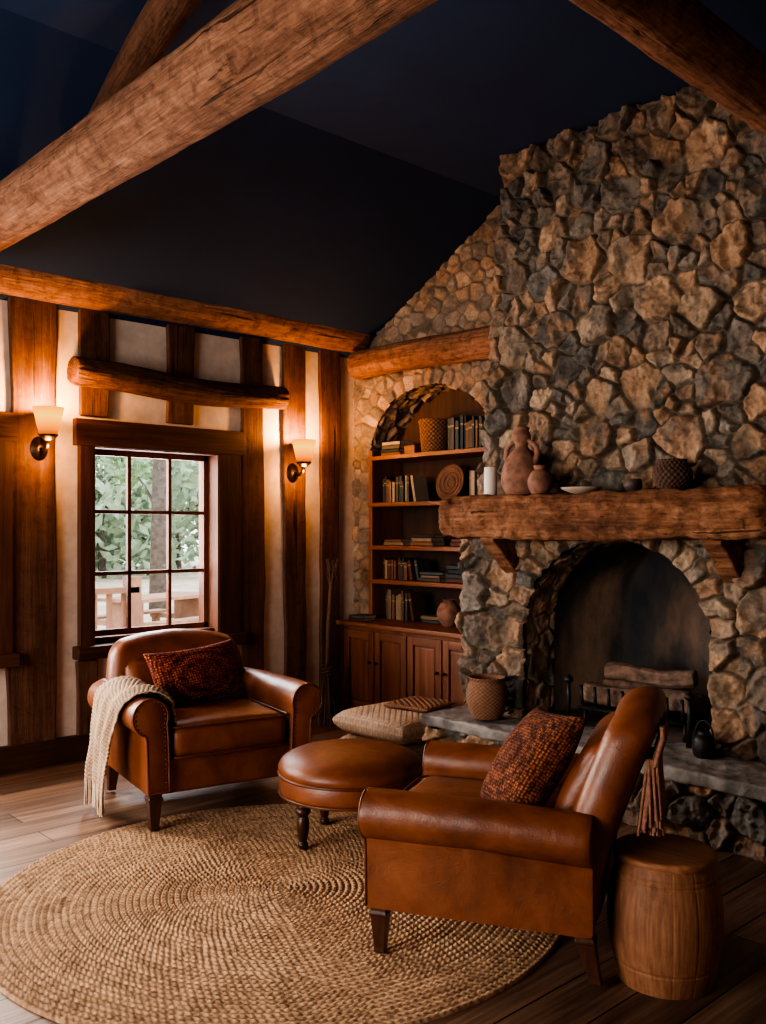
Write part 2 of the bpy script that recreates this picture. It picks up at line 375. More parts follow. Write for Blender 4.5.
def window(n, y0, y1, cols):
    e = empty('window_%d' % n)
    z0, z1 = .72, 1.92; X = XW
    cw = .085
    box('casing_top', (X, X+.055, y0-cw-.03, y1+cw+.12, z1-.005, z1+.16), M_trimx, e)
    box('casing_side_a', (X, X+.05, y0-cw, y0, z0-.04, z1), M_trimz, e)
    box('casing_side_b', (X, X+.05, y1, y1+cw+.09, z0-.04, z1), M_trimz, e)
    box('sill', (X-.12, X+.085, y0-cw-.03, y1+cw+.12, z0-.11, z0-.03), M_trimx, e, .008)
    t = .012
    box('jamb_a', (X-.2, X+.045, y0, y0+t, z0-.03, z1), M_sash, e, .002)
    box('jamb_b', (X-.2, X+.045, y1-t, y1+.02, z0-.03, z1), M_sash, e, .002)
    box('jamb_top', (X-.2, X+.045, y0, y1, z1-t, z1), M_sash, e, .002)
    box('jamb_bottom', (X-.2, X+.0, y0, y1, z0-.03, z0+t), M_sash, e, .002)
    xs0, xs1 = X-.115, X-.075; s = .036
    a0, a1, b0, b1 = y0+t, y1-t, z0+t, z1-t
    bs = [(xs0, xs1, a0, a0+s, b0, b1), (xs0, xs1, a1-s, a1, b0, b1), (xs0, xs1, a0, a1, b0, b0+s), (xs0, xs1, a0, a1, b1-s, b1)]
    for i in range(1, cols):
        yy = a0+(a1-a0)*i/cols; bs.append((xs0+.005, xs1-.005, yy-.012, yy+.012, b0, b1))
    for i in (1, 2):
        zz = b0+(b1-b0)*i/3; w = .012
        bs.append((xs0+.005, xs1-.005, a0, a1, zz-w, zz+w))
    multibox('sash', bs, M_sash, e, .002)
    box('glass', (X-.097, X-.093, a0, a1, b0, b1), M_glass, e, 0)
window(1, w1[0], w1[1], 3); window(2, w2[0], w2[1], 5)

# logs
log('wall_plate_log', (XW+.10, -2.98, 2.90), (XW+.10, 4.66, 2.89), .145, .145, M_log, seed=1, bend=.01)
log('lintel_log', (XW+.10, 2.37, 2.335), (XW+.10, 3.96, 2.33), .09, .075, M_logd, seed=4, amp=.14)
log('tie_beam', (-5.0, 1.74, 2.955), (1.98, 1.72, 3.03), .130, .168, M_log, seed=11, bend=.025, amp=.05, seg=190)
log('truss_rafter', (-4.40, 1.95, 3.165), (-3.10, 1.92, 3.585), .080, .080, M_logd, seed=8)
log('purlin_log', (-1.83, -2.98, 3.32), (-1.83, 4.11, 3.32), .120, .120, M_log, seed=15)
log('gable_log', (XW+.15, 4.585, 2.645), (-3.72, 4.585, 2.63), .105, .105, M_log, seed=22, amp=.06, bend=.004)

# ------------------------------------------------------------------ stone
PAL = [(.21, .155, .115), (.27, .20, .145), (.16, .138, .118), (.13, .12, .108), (.30, .225, .16), (.29, .185, .12), (.185, .155, .13), (.24, .185, .14), (.155, .12, .093), (.26, .17, .115), (.11, .10, .092), (.32, .215, .145)]
def darts(W, H, rmin, rmax, seed, excl=None, tries=12000, fixed=()):
    rg = np.random.default_rng(seed); pts = [np.array(f[:2]) for f in fixed]; rs = [f[2] for f in fixed]
    A = np.zeros((4000, 2)); Rr = np.zeros(4000); n = 0
    for p, r_ in zip(pts, rs): A[n] = p; Rr[n] = r_; n += 1
    for k in range(tries):
        p = np.array([rg.uniform(-.1, W+.1), rg.uniform(-.1, H+.1)])
        r_ = rmax-(rmax-rmin)*min(1, (k/tries)*1.6+rg.uniform(-.35, .35)); r_ = min(max(r_, rmin), rmax)
        if excl is not None and excl(p[0], p[1]): continue
        if n and (np.hypot(A[:n, 0]-p[0], (A[:n, 1]-p[1])*1.25) < .5*(Rr[:n]+r_)).any(): continue
        A[n] = p; Rr[n] = r_; n += 1
        if n >= 3990: break
    return A[:n].copy(), Rr[:n].copy()
def stones(name, W, H, seeds, rs, pos, seed, mat, parent=None, res=.0075, hb=.03, hv=.045, db=None, mask=None, mort=(.06, .048, .038), warp=.022, pal=PAL, bright=1., edge=.03, gap=.020, rough=1.0, pw=2.2):
    nu, nv = int(W/res)+1, int(H/res)+1
    U, Vv = np.meshgrid(np.linspace(0, W, nu), np.linspace(0, H, nv), indexing='ij')
    wu = U+(fbm(U*8+3, Vv*8+1, 0, seed, 5)-.5)*2*warp; wv = Vv+(fbm(U*8+30, Vv*8+11, 0, seed+5, 5)-.5)*2*warp
    P = np.stack([wu.ravel(), wv.ravel()], 1); n = len(P); m_ = len(seeds)
    rg = np.random.default_rng(seed+1)
    idx = np.zeros(n, int); E = np.zeros(n)
    k = .14
    SDs = seeds*np.array([1, 1.15]); Ps = P*np.array([1, 1.15])
    SD = np.hypot(SDs[:, None, 0]-SDs[None, :, 0], SDs[:, None, 1]-SDs[None, :, 1])+1e-9
    for a in range(0, n, 4000):
        p = Ps[a:a+4000]
        D = (p[:, None, 0]-SDs[None, :, 0])**2+(p[:, None, 1]-SDs[None, :, 1])**2-k*rs[None, :]**2
        i1 = D.argmin(1); ar = np.arange(len(p)); d1 = D[ar, i1]
        e = (D-d1[:, None])/(2*SD[i1]); e[ar, i1] = 9
        idx[a:a+4000] = i1; E[a:a+4000] = e.min(1)
    raw = E.reshape(U.shape); idx = idx.reshape(U.shape)
    nz = fbm(U*14, Vv*14, 0, seed+2)
    g = .001+gap*np.clip(nz-.28, 0, 1)
    e = raw-g
    if db is not None: e = np.minimum(e, db(U, Vv)+.004)
    t = np.clip(e/edge, 0, 1); prof = (1-(1-t)**pw)
    hr = rg.uniform(0, 1, m_); tx = rg.uniform(-.32, .32, m_); ty = rg.uniform(-.32, .32, m_)
    du = U-seeds[idx, 0]; dv = Vv-seeds[idx, 1]
    i3 = idx*3.7
    fac = np.full(U.shape, -9.)
    for q in range(5):
        ax_ = rg.uniform(-.6, .6, m_); ay_ = rg.uniform(-.6, .6, m_); c_ = rg.uniform(-.010, .014, m_)
        pl = ax_[idx]*du+ay_[idx]*dv+c_[idx]; fac = pl if q == 0 else (np.minimum(fac, pl) if q % 2 else np.maximum(fac, pl))
    fac = np.clip(fac, -.04, .04)
    rid = np.abs(fbm(U*9+i3, Vv*9+idx*1.3, 0, seed+8, 4)-.5)*2
    rid2 = np.abs(fbm(U*20+i3, Vv*20+idx*1.3, 0, seed+18, 4)-.5)*2
    Hh = prof*(hb+hv*hr[idx]+rough*(fac*1.0-rid*.045-rid2*.018+(fbm(U*13+idx*7.1, Vv*13, 0, seed+4, 6)-.5)*.06))
    Hh = np.maximum(Hh, 0)+(fbm(U*40, Vv*40, 0, seed+6, 3)-.5)*.007
    pc = np.array(pal)[rg.integers(0, len(pal), m_)]*(rg.uniform(.8, 1.25, m_)[:, None])
    C = pc[idx]
    f = fbm(U*9+idx*5.3, Vv*9, 0, seed+9, 6)
    C = C*(.35+1.3*f)[..., None]
    f2 = np.clip((fbm(U*6+idx*2.3, Vv*6+7, 0, seed+19, 4)-.54)*6, 0, .65)[..., None]
    C = C*(1-f2)+np.array((.31, .195, .125))*f2
    f3 = np.clip((fbm(U*7+3, Vv*7+idx*1.9, 0, seed+29, 4)-.56)*6, 0, .6)[..., None]
    C = C*(1-f3)+np.array((.13, .118, .105))*f3
    mm = np.clip((raw-g)/.008, 0, 1)[..., None]
    C = np.array(mort)*(.6+.8*nz[..., None])*(1-mm)+C*mm
    C *= bright
    B, Nn = pos(U, Vv)
    Q = B+Nn*Hh[..., None]
    mk = mask(U, Vv) if mask is not None else None
    F = grid_faces(nu, nv, False, mk)
    return obj(name, Q.reshape(-1, 3), F, mat, parent, cols=C.reshape(-1, 3))

fp = empty('stone_fireplace')
YC = 4.2; XR = -1.7; ZS = .83; CX = -2.75; AA = .57; BB = .525; ZH = .33
def XL(z):
    z = np.asarray(z, float); return np.where(z < 1.35, -3.80, np.where(z < 1.6, -3.80+.14*(z-1.35)/.25, -3.66+.19*(z-1.6)/(ZF-1.6)))
X0 = -3.80; Wc = XR-X0
def odist(x, z, cx=CX, a=AA, b_=BB, zs=ZS):
    x = np.asarray(x, float); z = np.asarray(z, float)
    up = (np.sqrt(((x-cx)/a)**2+((z-zs)/b_)**2)-1)*min(a, b_); lo = np.abs(x-cx)-a
    return np.where(z > zs, up, lo)
def cpos(U, V):
    xl = XL(V); x = xl+(U/Wc)*(XR-xl)
    return np.stack([x, np.full_like(x, YC), V], -1), np.array([0, -1., 0])
def cx_of(U, V):
    xl = XL(V); return xl+(U/Wc)*(XR-xl)
ring = []
rgr = random.Random(2)
for i, t_ in enumerate(np.linspace(0, math.pi, 20)):
    q = .065+rgr.uniform(-.012, .012); ring.append((CX-(AA+q)*math.cos(t_)-X0, ZS+(BB+q)*math.sin(t_), .10))
for z in np.arange(.12, ZS-.05, .17):
    ring.append((CX-AA-.09-X0, z, .14)); ring.append((CX+AA+.09-X0, z, .14))
sd, rr_ = darts(Wc, ZF, .06, .32, 25, lambda u, v: odist(u+X0, v) < .13, fixed=ring, tries=20000)
stones('chimney_front', Wc, ZF, sd, rr_, cpos, 25, M_stone, fp, res=.0060, hb=.028, hv=.04, warp=.036, edge=.012, gap=.008, pw=1.6, mort=(.15, .12, .092), rough=.95, bright=1.08,
       db=lambda U, V: np.minimum(np.minimum(U, Wc-U), np.maximum(odist(cx_of(U, V), V), 0)), mask=lambda U, V: (odist(cx_of(U, V), V) > -.006))
for nm, sx in (('chimney_side_left', -1), ('chimney_side_right', 1)):
    sd, rr_ = darts(.86, ZF, .1, .26, 31+sx)
    def spos(U, V, sx=sx):
        x = XL(V) if sx < 0 else np.full_like(V, XR)
        y = YC+U if sx < 0 else YC+.86-U
        return np.stack([x, y, V], -1), np.array([float(sx), 0, 0])
    stones(nm, .86, ZF, sd, rr_, spos, 40+sx, M_stone, fp, res=.012, hb=.0, hv=.03, db=lambda U, V, sx=sx: (U if sx < 0 else .86-U))
def arch_path(cx, a, b_, zs, z0, n=400):
    pts = [(cx-a, z0+(zs-z0)*i/60) for i in range(60)]+[(cx-a*math.cos(t), zs+b_*math.sin(t)) for t in np.linspace(0, math.pi, 160)]+[(cx+a, zs-(zs-z0)*i/60) for i in range(1, 61)]
    P = np.array(pts); d = np.r_[0, np.cumsum(np.hypot(*np.diff(P, axis=0).T))]
    T = np.gradient(P, axis=0); T /= np.linalg.norm(T, axis=1, keepdims=True)
    return P, d, np.stack([T[:, 1], -T[:, 0]], 1)
def reveal(name, cx, a, b_, zs, z0, y0, y1, seed, parent, mat, hb=.008, hv=.02, **kw):
    P, d, Nn = arch_path(cx, a, b_, zs, z0); L = d[-1]; D = y1-y0
    s_, r_ = darts(L, D, .09, .18, seed)
    def pos(U, V):
        x = np.interp(U, d, P[:, 0]); z = np.interp(U, d, P[:, 1]); nx = np.interp(U, d, Nn[:, 0]); nz_ = np.interp(U, d, Nn[:, 1])
        return np.stack([x, y0+V, z], -1), np.stack([nx, 0*nx, nz_], -1)
    return stones(name, L, D, s_, r_, pos, seed, mat, parent, res=.008, hb=hb, hv=hv, rough=.4, **kw)
reveal('arch_reveal', CX, AA+.01, BB+.01, ZS, ZH-.02, YC-.0, 4.46, 61, fp, M_stone, bright=1.7, edge=.014, hb=.004, hv=.012, mort=(.13, .10, .075), gap=.008)  # stone colour brightened to stand in for weak light inside the arch
P, d, Nn = arch_path(CX, AA-.01, BB-.01, ZS, ZH-.02)
rows = []
for k, (y, s) in enumerate([(4.45, 1.0), (4.55, .98), (4.75, .84), (4.90, .72), (4.95, .66), (4.95, .02)]):
    rows.append(np.stack([CX+(P[:, 0]-CX)*s, np.full(len(P), y), (P[:, 1]-ZH)*(1 if k < 5 else .02)+ZH-.001], 1))
Vf = np.concatenate(rows); obj('firebox', Vf, grid_faces(len(rows), len(P)), M_soot, fp)
HX = -3.74
stones_sd, stones_r = darts(2.95, .27, .08, .2, 71)
def hpos(U, V): return np.stack([HX+U, np.full_like(U, 3.84), V], -1), np.array([0, -1., 0])
h_e = empty('raised_hearth')
stones('hearth_front', 2.95, .27, stones_sd, stones_r, hpos, 72, M_stone, h_e, res=.006, hb=.02, hv=.03, edge=.013, gap=.010, db=lambda U, V: U, bright=1.7, mort=(.10, .078, .06))  # front stones coloured brighter so the face looks lit
sd, rr_ = darts(.4, .27, .1, .2, 75)
stones('hearth_side', .4, .27, sd, rr_, lambda U, V: (np.stack([np.full_like(U, HX), 4.24-U, V], -1), np.array([-1., 0, 0])), 76, M_stone, h_e, res=.009, hb=.02, hv=.03, db=lambda U, V: .4-U)
def sl(P):
    P = P.copy(); f = P[:, 1] < 0
    P[f, 1] += (fbm(P[f, 0]*2.2+5, P[f, 2]*3+2, 0, 3)-.5)*.09
    return P
rbox('hearth_slab', (3.0, .46, .065), .014, M_slab, h_e, loc=(-2.28, 4.02, .297), step=.02, noise=.014, nscale=12, deform=sl)
box('firebox_floor', (CX-AA, CX+AA, 4.2, 4.95, .2, .328), M_soot, h_e, .002)

# ---- gable wall with arched niche
GX0, GX1 = XW, -3.70; GW = GX1-GX0
NC, NA, NB, NZ, NZ0 = -4.60, .60, .44, 2.0, .70
sd_ring = [(NC-(NA+.065)*math.cos(t)-GX0, NZ+(NB+.065)*math.sin(t), .09) for t in np.linspace(0, math.pi, 21)]
for z in np.arange(.8, 1.95, .11): sd_ring.append((NC-NA-.07-GX0, z, .10))
nd = lambda x, z: odist(x, z, NC, NA, NB, NZ)
GH = 3.7
sd, rr_ = darts(GW, GH, .055, .14, 81, lambda u, v: (nd(u+GX0, v) < .125), fixed=sd_ring, tries=16000)
PAL2 = [(.24, .18, .13), (.30, .225, .165), (.20, .155, .12), (.31, .235, .175), (.26, .18, .125), (.18, .145, .115)]
def gpos(U, V): return np.stack([GX0+U, np.full_like(U, YB), V], -1), np.array([0, -1., 0])
def gmask(U, V):
    x = GX0+U; return (V < Z0+SL*(x-XW)+.03) & ~((nd(x, V) < -.006) & (V > NZ0))
stones('wall_gable', GW, GH, sd, rr_, gpos, 83, M_stones, None, res=.0078, hb=.010, hv=.014, warp=.016, edge=.014, gap=.010, rough=.5,
       db=lambda U, V: np.where(V > NZ0, np.maximum(nd(GX0+U, V), 0), 1), mask=gmask, mort=(.16, .12, .09), pal=PAL2)
bc = empty('built_in_bookcase')
reveal('niche_arch_reveal', NC, NA+.008, NB+.008, NZ, NZ0, YB-.005, 5.0, 85, bc, M_stones, mort=(.17, .135, .105), pal=PAL2, warp=.012, edge=.022)
box('back_panel', (NC-NA-.05, NC+NA+.05, 4.99, 5.03, .6, 2.5), M_back, bc, 0)
box('side_board_a', (NC-NA, NC-NA+.04, YB-.035, 4.99, .72, 2.0), M_cabz, bc)
box('side_board_b', (NC+NA-.045, NC+NA, YB-.035, 4.99, .72, 2.0), M_cabz, bc)
SH = [1.955, 1.605, 1.285, 1.03]
for i, z in enumerate(SH):
    box('shelf_%d' % i, (NC-NA+.0, NC+NA-.0, YB-.045, 4.99, z-.032, z), M_cabx, bc)
C0, C1, CY, CZ = -5.24, -3.84, 4.42, .73
box('cabinet_body', (C0+.02, C1, CY+.02, YB+.1, .06, CZ-.035), M_cabz, bc)
box('cabinet_plinth', (C0+.03, C1, CY+.04, YB, 0, .07), M_cabx, bc)
box('cabinet_top', (C0-.02, C1, CY-.03, YB+.28, CZ-.035, CZ), M_cabx, bc, .008)
nd_ = 4; dw = (C1-C0-.06)/nd_
for i in range(nd_):
    x0 = C0+.04+i*dw; x1 = x0+dw-.012; z0, z1 = .10, CZ-.06; f = .055
    for k, bb in enumerate([(x0, x0+f, CY, CY+.022, z0, z1), (x1-f, x1, CY, CY+.022, z0, z1)]): box('door_%d_stile_%d' % (i, k), bb, M_cabz, bc, .003)
    for k, bb in enumerate([(x0+f, x1-f, CY, CY+.022, z0, z0+f), (x0+f, x1-f, CY, CY+.022, z1-f, z1)]): box('door_%d_rail_%d' % (i, k), bb, M_cabx, bc, .003)
    box('door_%d_panel' % i, (x0+f+.012, x1-f-.012, CY+.006, CY+.022, z0+f+.012, z1-f-.012), M_cabz, bc, .01)
    kx = x1-.03 if i % 2 == 0 else x0+.03
    k = lathe('door_%d_knob' % i, [(0, .028), (.010, .026), (.013, .02), (.008, .012), (.006, 0)], M_bronze, bc, 16, loc=(kx, CY, .45)); k.rotation_euler = (math.pi/2, 0, 0)

# ------------------------------------------------------------------ books (one object)
bV, bF, bC = [], [], []
rb = random.Random(3)
BC = [(.30, .22, .15), (.05, .07, .075), (.20, .10, .06), (.035, .045, .05), (.38, .31, .23), (.12, .05, .03), (.10, .09, .075), (.07, .09, .085), (.24, .17, .11)]
def addbook(c, dx, dy, dz, ang=0, ax='y', col=None):
    col = col or rb.choice(BC)
    R = Matrix.Rotation(ang, 3, 'Y')
    def add(x0, x1, y0, y1, z0, z1, cc):
        n = len(bV)
        for v in cube_v(x0, x1, y0, y1, z0, z1): bV.append(tuple(R @ Vector(v)+Vector(c)))
        for f in CF: bF.append(tuple(i+n for i in f))
        for _ in range(8): bC.append(cc)
    t = .0025
    if dz > dx:
        add(-dx/2, -dx/2+t, -dy/2, dy/2, -dz/2, dz/2, col); add(dx/2-t, dx/2, -dy/2, dy/2, -dz/2, dz/2, col)
        add(-dx/2, dx/2, -dy/2, -dy/2+t, -dz/2, dz/2, col); add(-dx/2+t, dx/2-t, -dy/2+t, dy/2-.004, -dz/2+.004, dz/2-.004, (.5, .42, .32))
        add(-dx/2-.0006, dx/2+.0006, -dy/2-.0008, -dy/2+.001, dz*.22, dz*.27, (.35, .25, .12))
    else:
        add(-dx/2, dx/2, -dy/2, dy/2, -dz/2, -dz/2+t, col); add(-dx/2, dx/2, -dy/2, dy/2, dz/2-t, dz/2, col)
        add(-dx/2, dx/2, -dy/2, -dy/2+t, -dz/2, dz/2, col); add(-dx/2+.004, dx/2-.004, -dy/2+t, dy/2-.004, -dz/2+t, dz/2-t, (.5, .42, .32))
def row(x0, x1, z, hmin, hmax, yb=4.80, lean_last=True):
    x = x0
    while x < x1:
        w = rb.uniform(.016, .036); h = rb.uniform(hmin, hmax); d_ = rb.uniform(.12, .15)
        a = 0
        if lean_last and x+w*2 > x1: a = -.2; x += h*.1
        addbook((x+w/2, yb+rb.uniform(-.012, .012), z+h/2*math.cos(a)+abs(math.sin(a))*w/2+.001), w, d_, h, a); x += w+.0015
def stack(x, z, n, w=.2, yb=4.8):
    for i in range(n):
        h = rb.uniform(.018, .032); ww = w*rb.uniform(.85, 1.05); addbook((x+rb.uniform(-.012, .012), yb, z+h/2+.0005), ww, rb.uniform(.12, .15), h); z += h+.0008
    return z
row(-5.12, -4.80, SH[1], .15, .20); row(-4.25, -4.06, SH[1], .17, .22)
stack(-5.0, SH[2], 2); stack(-4.7, SH[2], 3, .22); stack(-4.32, SH[2], 2, .2)
row(-5.11, -4.78, SH[3], .13, .18); stack(-4.62, SH[3], 3, .22); stack(-4.36, SH[3], 4, .2)
row(-5.08, -4.80, CZ, .18, .23); row(-4.22, -4.05, CZ, .18, .22); stack(-4.62, CZ, 2, .17)
row(-4.44, -4.10, SH[0], .18, .25); stack(-5.03, SH[0], 4, .2)
stack(-5.12, CZ, 2, .17, 4.53)
obj('books', bV, bF, M_book, smooth=False, cols=np.array(bC)*.85)

# ------------------------------------------------------------------ woven things
def woven(name, prof, loc, c1, c2, parent=None, nr=60, seg=160, amp=.004, rows=.016, mat=None):
    prof = smooth_prof(prof, 10); Pp = np.array(prof); d = np.r_[0, np.cumsum(np.hypot(*np.diff(Pp, axis=0).T))]
    s = np.arange(0, d[-1], .003); r_ = np.interp(s, d, Pp[:, 0]); z = np.interp(s, d, Pp[:, 1])
    a = np.linspace(0, 2*math.pi, seg, endpoint=False)
    S_, A = np.meshgrid(s, a, indexing='ij'); R = r_[:, None]*np.ones(seg); Z = z[:, None]*np.ones(seg)
    rowi = np.floor(S_/rows); ph = rowi*math.pi
    w = np.sin(A*seg/8+ph)*np.sin(math.pi*(S_/rows % 1)); R2 = np.maximum(R+amp*w*(R > .01), 0)
    V = np.stack([R2*np.cos(A), R2*np.sin(A), Z], -1).reshape(-1, 3)
    t = (.5+.5*w)[..., None]*(.7+.6*fbm(A*3, S_*20, 0, 4)[..., None])
    Cc = np.array(c1)*(1-t)+np.array(c2)*t
    return obj(name, V, grid_faces(len(s), seg, True), mat or M_wick, parent, loc=loc, cols=Cc.reshape(-1, 3))
woven('wicker_basket', [(0, .002), (.07, 0), (.090, .02), (.112, .09), (.116, .14), (.108, .19), (.094, .21), (.106, .232), (.098, .232), (.084, .21), (.10, .1), (.0, .02)], (-3.43, 3.98, .334), (.13, .06, .036), (.28, .15, .09), seg=200, amp=.0016, rows=.011)
woven('shelf_basket', [(0, .002), (.085, 0), (.095, .02), (.112, .20), (.118, .235), (.108, .235), (.09, .1), (0, .02)], (-4.66, 4.83, SH[0]+.001), (.08, .035, .02), (.26, .13, .07))
def pouf(name, w, h, loc, rot, c1, c2):
    e = empty(name, loc, rot)
    n = 150; u = np.linspace(-1, 1, n)
    U, Vv = np.meshgrid(u, u, indexing='ij')
    for sgn, nm in ((1, 'woven_top'), (-1, 'woven_bottom')):
        k = np.clip((1-U**6)*(1-Vv**6), 0, 1)**.35
        X = U*w/2*(1-.02*(1-Vv**2)); Y = Vv*w/2*(1-.02*(1-U**2))
        cell = np.sin(U*w*math.pi/.05)*np.sin(Vv*w*math.pi/.05)
        st = np.where(((np.floor(U*w/.05)+np.floor(Vv*w/.05)) % 2) == 0, np.sin(U*w*math.pi/.0125), np.sin(Vv*w*math.pi/.0125))
        Z = h/2+sgn*(h/2*k+(.006*np.abs(cell)+.003*st)*k)
        t = np.clip(.45+.3*np.abs(cell)+.25*st, 0, 1)[..., None]*(.75+.5*fbm(U*6, Vv*6, 0, 2)[..., None])
        C = np.array(c1)*(1-t)+np.array(c2)*t
        F = grid_faces(n, n); F = F if sgn > 0 else F[:, ::-1]
        obj(nm, np.stack([X, Y, Z], -1).reshape(-1, 3), F, M_wick, e, cols=C.reshape(-1, 3))
    return e
pouf('woven_floor_cushion', .60, .12, (-4.16, 4.03, .0), .0, (.22, .14, .09), (.56, .40, .28))
pouf('woven_floor_cushion', .64, .15, (-4.16, 4.03, .125), .0, (.26, .165, .105), (.70, .50, .34))
pouf('woven_tray_mat', .33, .03, (-4.12, 4.13, .282), .2, (.17, .08, .045), (.40, .22, .13))

e = empty('decorative_plate', (-4.52, 4.86, SH[1]+.135)); e.rotation_euler = (math.radians(78), 0, 0); e.scale = (1.2, 1.2, 1.2)
lathe('plate_body', smooth_prof([(0, .006), (.05, .006), (.085, .016), (.11, .02), (.107, .012), (.06, 0), (0, 0)], 5), M_clay, e, 40)
for i, rr3 in enumerate((.03, .058, .085)):
    tube('plate_ring_%d' % i, [(rr3*math.cos(t), rr3*math.sin(t), .006+.012*(rr3/.09)**2) for t in np.linspace(0, 2*math.pi, 40, endpoint=False)], .004, M_terra, e, 6, closed=True)
lathe('clay_jar', smooth_prof([(0, 0), (.04, 0), (.075, .05), (.085, .10), (.06, .155), (.04, .17), (.048, .185), (.04, .18), (.03, .165), (.0, .16)], 6), M_terra, None, 40, loc=(-4.38, 4.68, CZ+.002))
box('wooden_keepsake_box', (-4.90, -4.79, 4.75, 4.86, SH[0]+.001, SH[0]+.07), M_cabx)

# ------------------------------------------------------------------ mantel
me_ = empty('fireplace_mantel')
def md(P):
    P = P.copy(); x = P[:, 0]
    lowf = (P[:, 2] < 0)
    P[:, 2] += (fbm(x*1.8+3, 0*x, 0, 6)-.5)*.06*lowf+(fbm(x*1.2+13, 0*x, 0, 16)-.5)*.012*(~lowf)
    P[:, 1] += (fbm(x*2.4+13, P[:, 2]*5+5, 0, 6)-.5)*.09*(P[:, 1] < 0)
    P[:, 0] += np.sign(x)*(np.abs(x) > .9)*(fbm(P[:, 1]*6+3, P[:, 2]*8+9, 0, 4)-.5)*.09
    return P
rbox('mantel_beam', (1.98, .33, .23), .045, M_mant, me_, loc=(-2.76, 4.05, 1.476), step=.014, noise=.026, nscale=12, deform=md)
for i, x in enumerate((-3.40, -2.06)):
    prof = [(0, 0), (-.22, 0), (-.23, -.05), (-.17, -.09), (-.11, -.15), (-.06, -.20), (0, -.24)]
    V = [(s, p[0], p[1]) for s in (-.05, .05) for p in prof]; n = len(prof)
    F = [tuple(range(n)), tuple(range(2*n-1, n-1, -1))]+[(k, k+n, (k+1) % n+n, (k+1) % n) for k in range(n)]
    bevel(obj('corbel_%d' % i, V, F, M_mant, me_, smooth=False, loc=(x, 4.17, 1.385), recalc=True), .008)
MZ = 1.588
lathe('pillar_candle', smooth_prof([(0, 0), (.036, 0), (.037, .005), (.037, .155), (.034, .16), (.015, .155), (0, .153)], 4), M_candle, None, 32, loc=(-3.42, 4.00, MZ))
e = empty('terracotta_figure_jug', (-3.205, 4.01, MZ))
lathe('jug_body', smooth_prof([(0, 0), (.07, 0), (.105, .05), (.113, .11), (.095, .18), (.062, .235), (.037, .265), (.034, .285), (.048, .305), (.052, .33), (.04, .36), (.045, .375), (.03, .372), (0, .36)], 6), M_terra, e, 48)
for s in (-1, 1):
    tube('jug_handle_%d' % s, [(s*.085, 0, .17), (s*.108, 0, .22), (s*.104, 0, .262), (s*.075, 0, .29), (s*.04, 0, .305)], [.018, .017, .015, .013, .012], M_terra, e, 12)
lathe('small_clay_pot', smooth_prof([(0, 0), (.035, 0), (.06, .04), (.063, .08), (.045, .12), (.028, .135), (.034, .155), (.026, .153), (0, .135)], 6), M_terra, None, 40, loc=(-3.035, 3.95, MZ))
lathe('shallow_dish', smooth_prof([(0, 0), (.04, 0), (.09, .018), (.105, .03), (.1, .03), (.06, .015), (0, .01)], 5), M_ceram, None, 40, loc=(-2.79, 3.98, MZ))
lathe('small_dark_cup', smooth_prof([(0, 0), (.025, 0), (.045, .03), (.04, .06), (.035, .06), (0, .02)], 5), M_darkpot, None, 32, loc=(-2.50, 4.00, MZ))
woven('dark_wicker_pot', [(0, .002), (.05, 0), (.085, .04), (.092, .08), (.07, .125), (.065, .145), (.058, .14), (.06, .10), (0, .05)], (-2.28, 3.99, MZ+.002), (.03, .018, .014), (.13, .07, .045))

# ------------------------------------------------------------------ fire grate
g = empty('fire_grate', (-2.66, 4.42, .33))
for i in range(8):
    x = -.30+i*.086
    tube('bar_%d' % i, [(x, -.20, .22), (x, -.19, .12), (x, -.1, .10), (x, .15, .10), (x, .19, .18)], .010, M_iron, g, 8)
for y in (-.16, .13): tube('rail_%s' % y, [(-.34, y, .09), (.34, y, .09)], .012, M_iron, g, 8)
for x in (-.30, .30):
    for y in (-.16, .13): tube('foot_%s_%s' % (x, y), [(x, y, .09), (x, y-.01, 0.0)], .012, M_iron, g, 8)
for x in (-.36, .36):
    tube('andiron_%s' % x, [(x, -.24, 0), (x, -.23, .16), (x, -.23, .23)], [.014, .012, .010], M_iron, g, 10)
    lathe('andiron_knob_%s' % x, smooth_prof([(0, 0), (.02, .01), (.024, .03), (.0, .055)], 5), M_iron, g, 20, loc=(x, -.23, .225))
fw = empty('firewood')
for i, (a, b2, r_) in enumerate([((-3.00, 4.36, .502), (-2.36, 4.34, .502), .058), ((-2.99, 4.50, .502), (-2.38, 4.51, .505), .06), ((-2.92, 4.41, .60), (-2.42, 4.48, .62), .05)]):
    log('split_log_%d' % i, a, b2, r_, r_*.9, M_ember, fw, seed=30+i, amp=.25, seg=40, bend=.015)
kt = empty('iron_kettle', (-2.15, 4.05, .334), 0, .85)
lathe('kettle_body', smooth_prof([(0, 0), (.05, 0), (.062, .05), (.055, .10), (.035, .125), (.03, .14), (0, .145)], 6), M_iron, kt, 32)
tube('kettle_handle', [(.055*math.cos(t), 0, .10+.10*math.sin(t)) for t in np.linspace(0, math.pi, 14)], .005, M_iron, kt, 8)

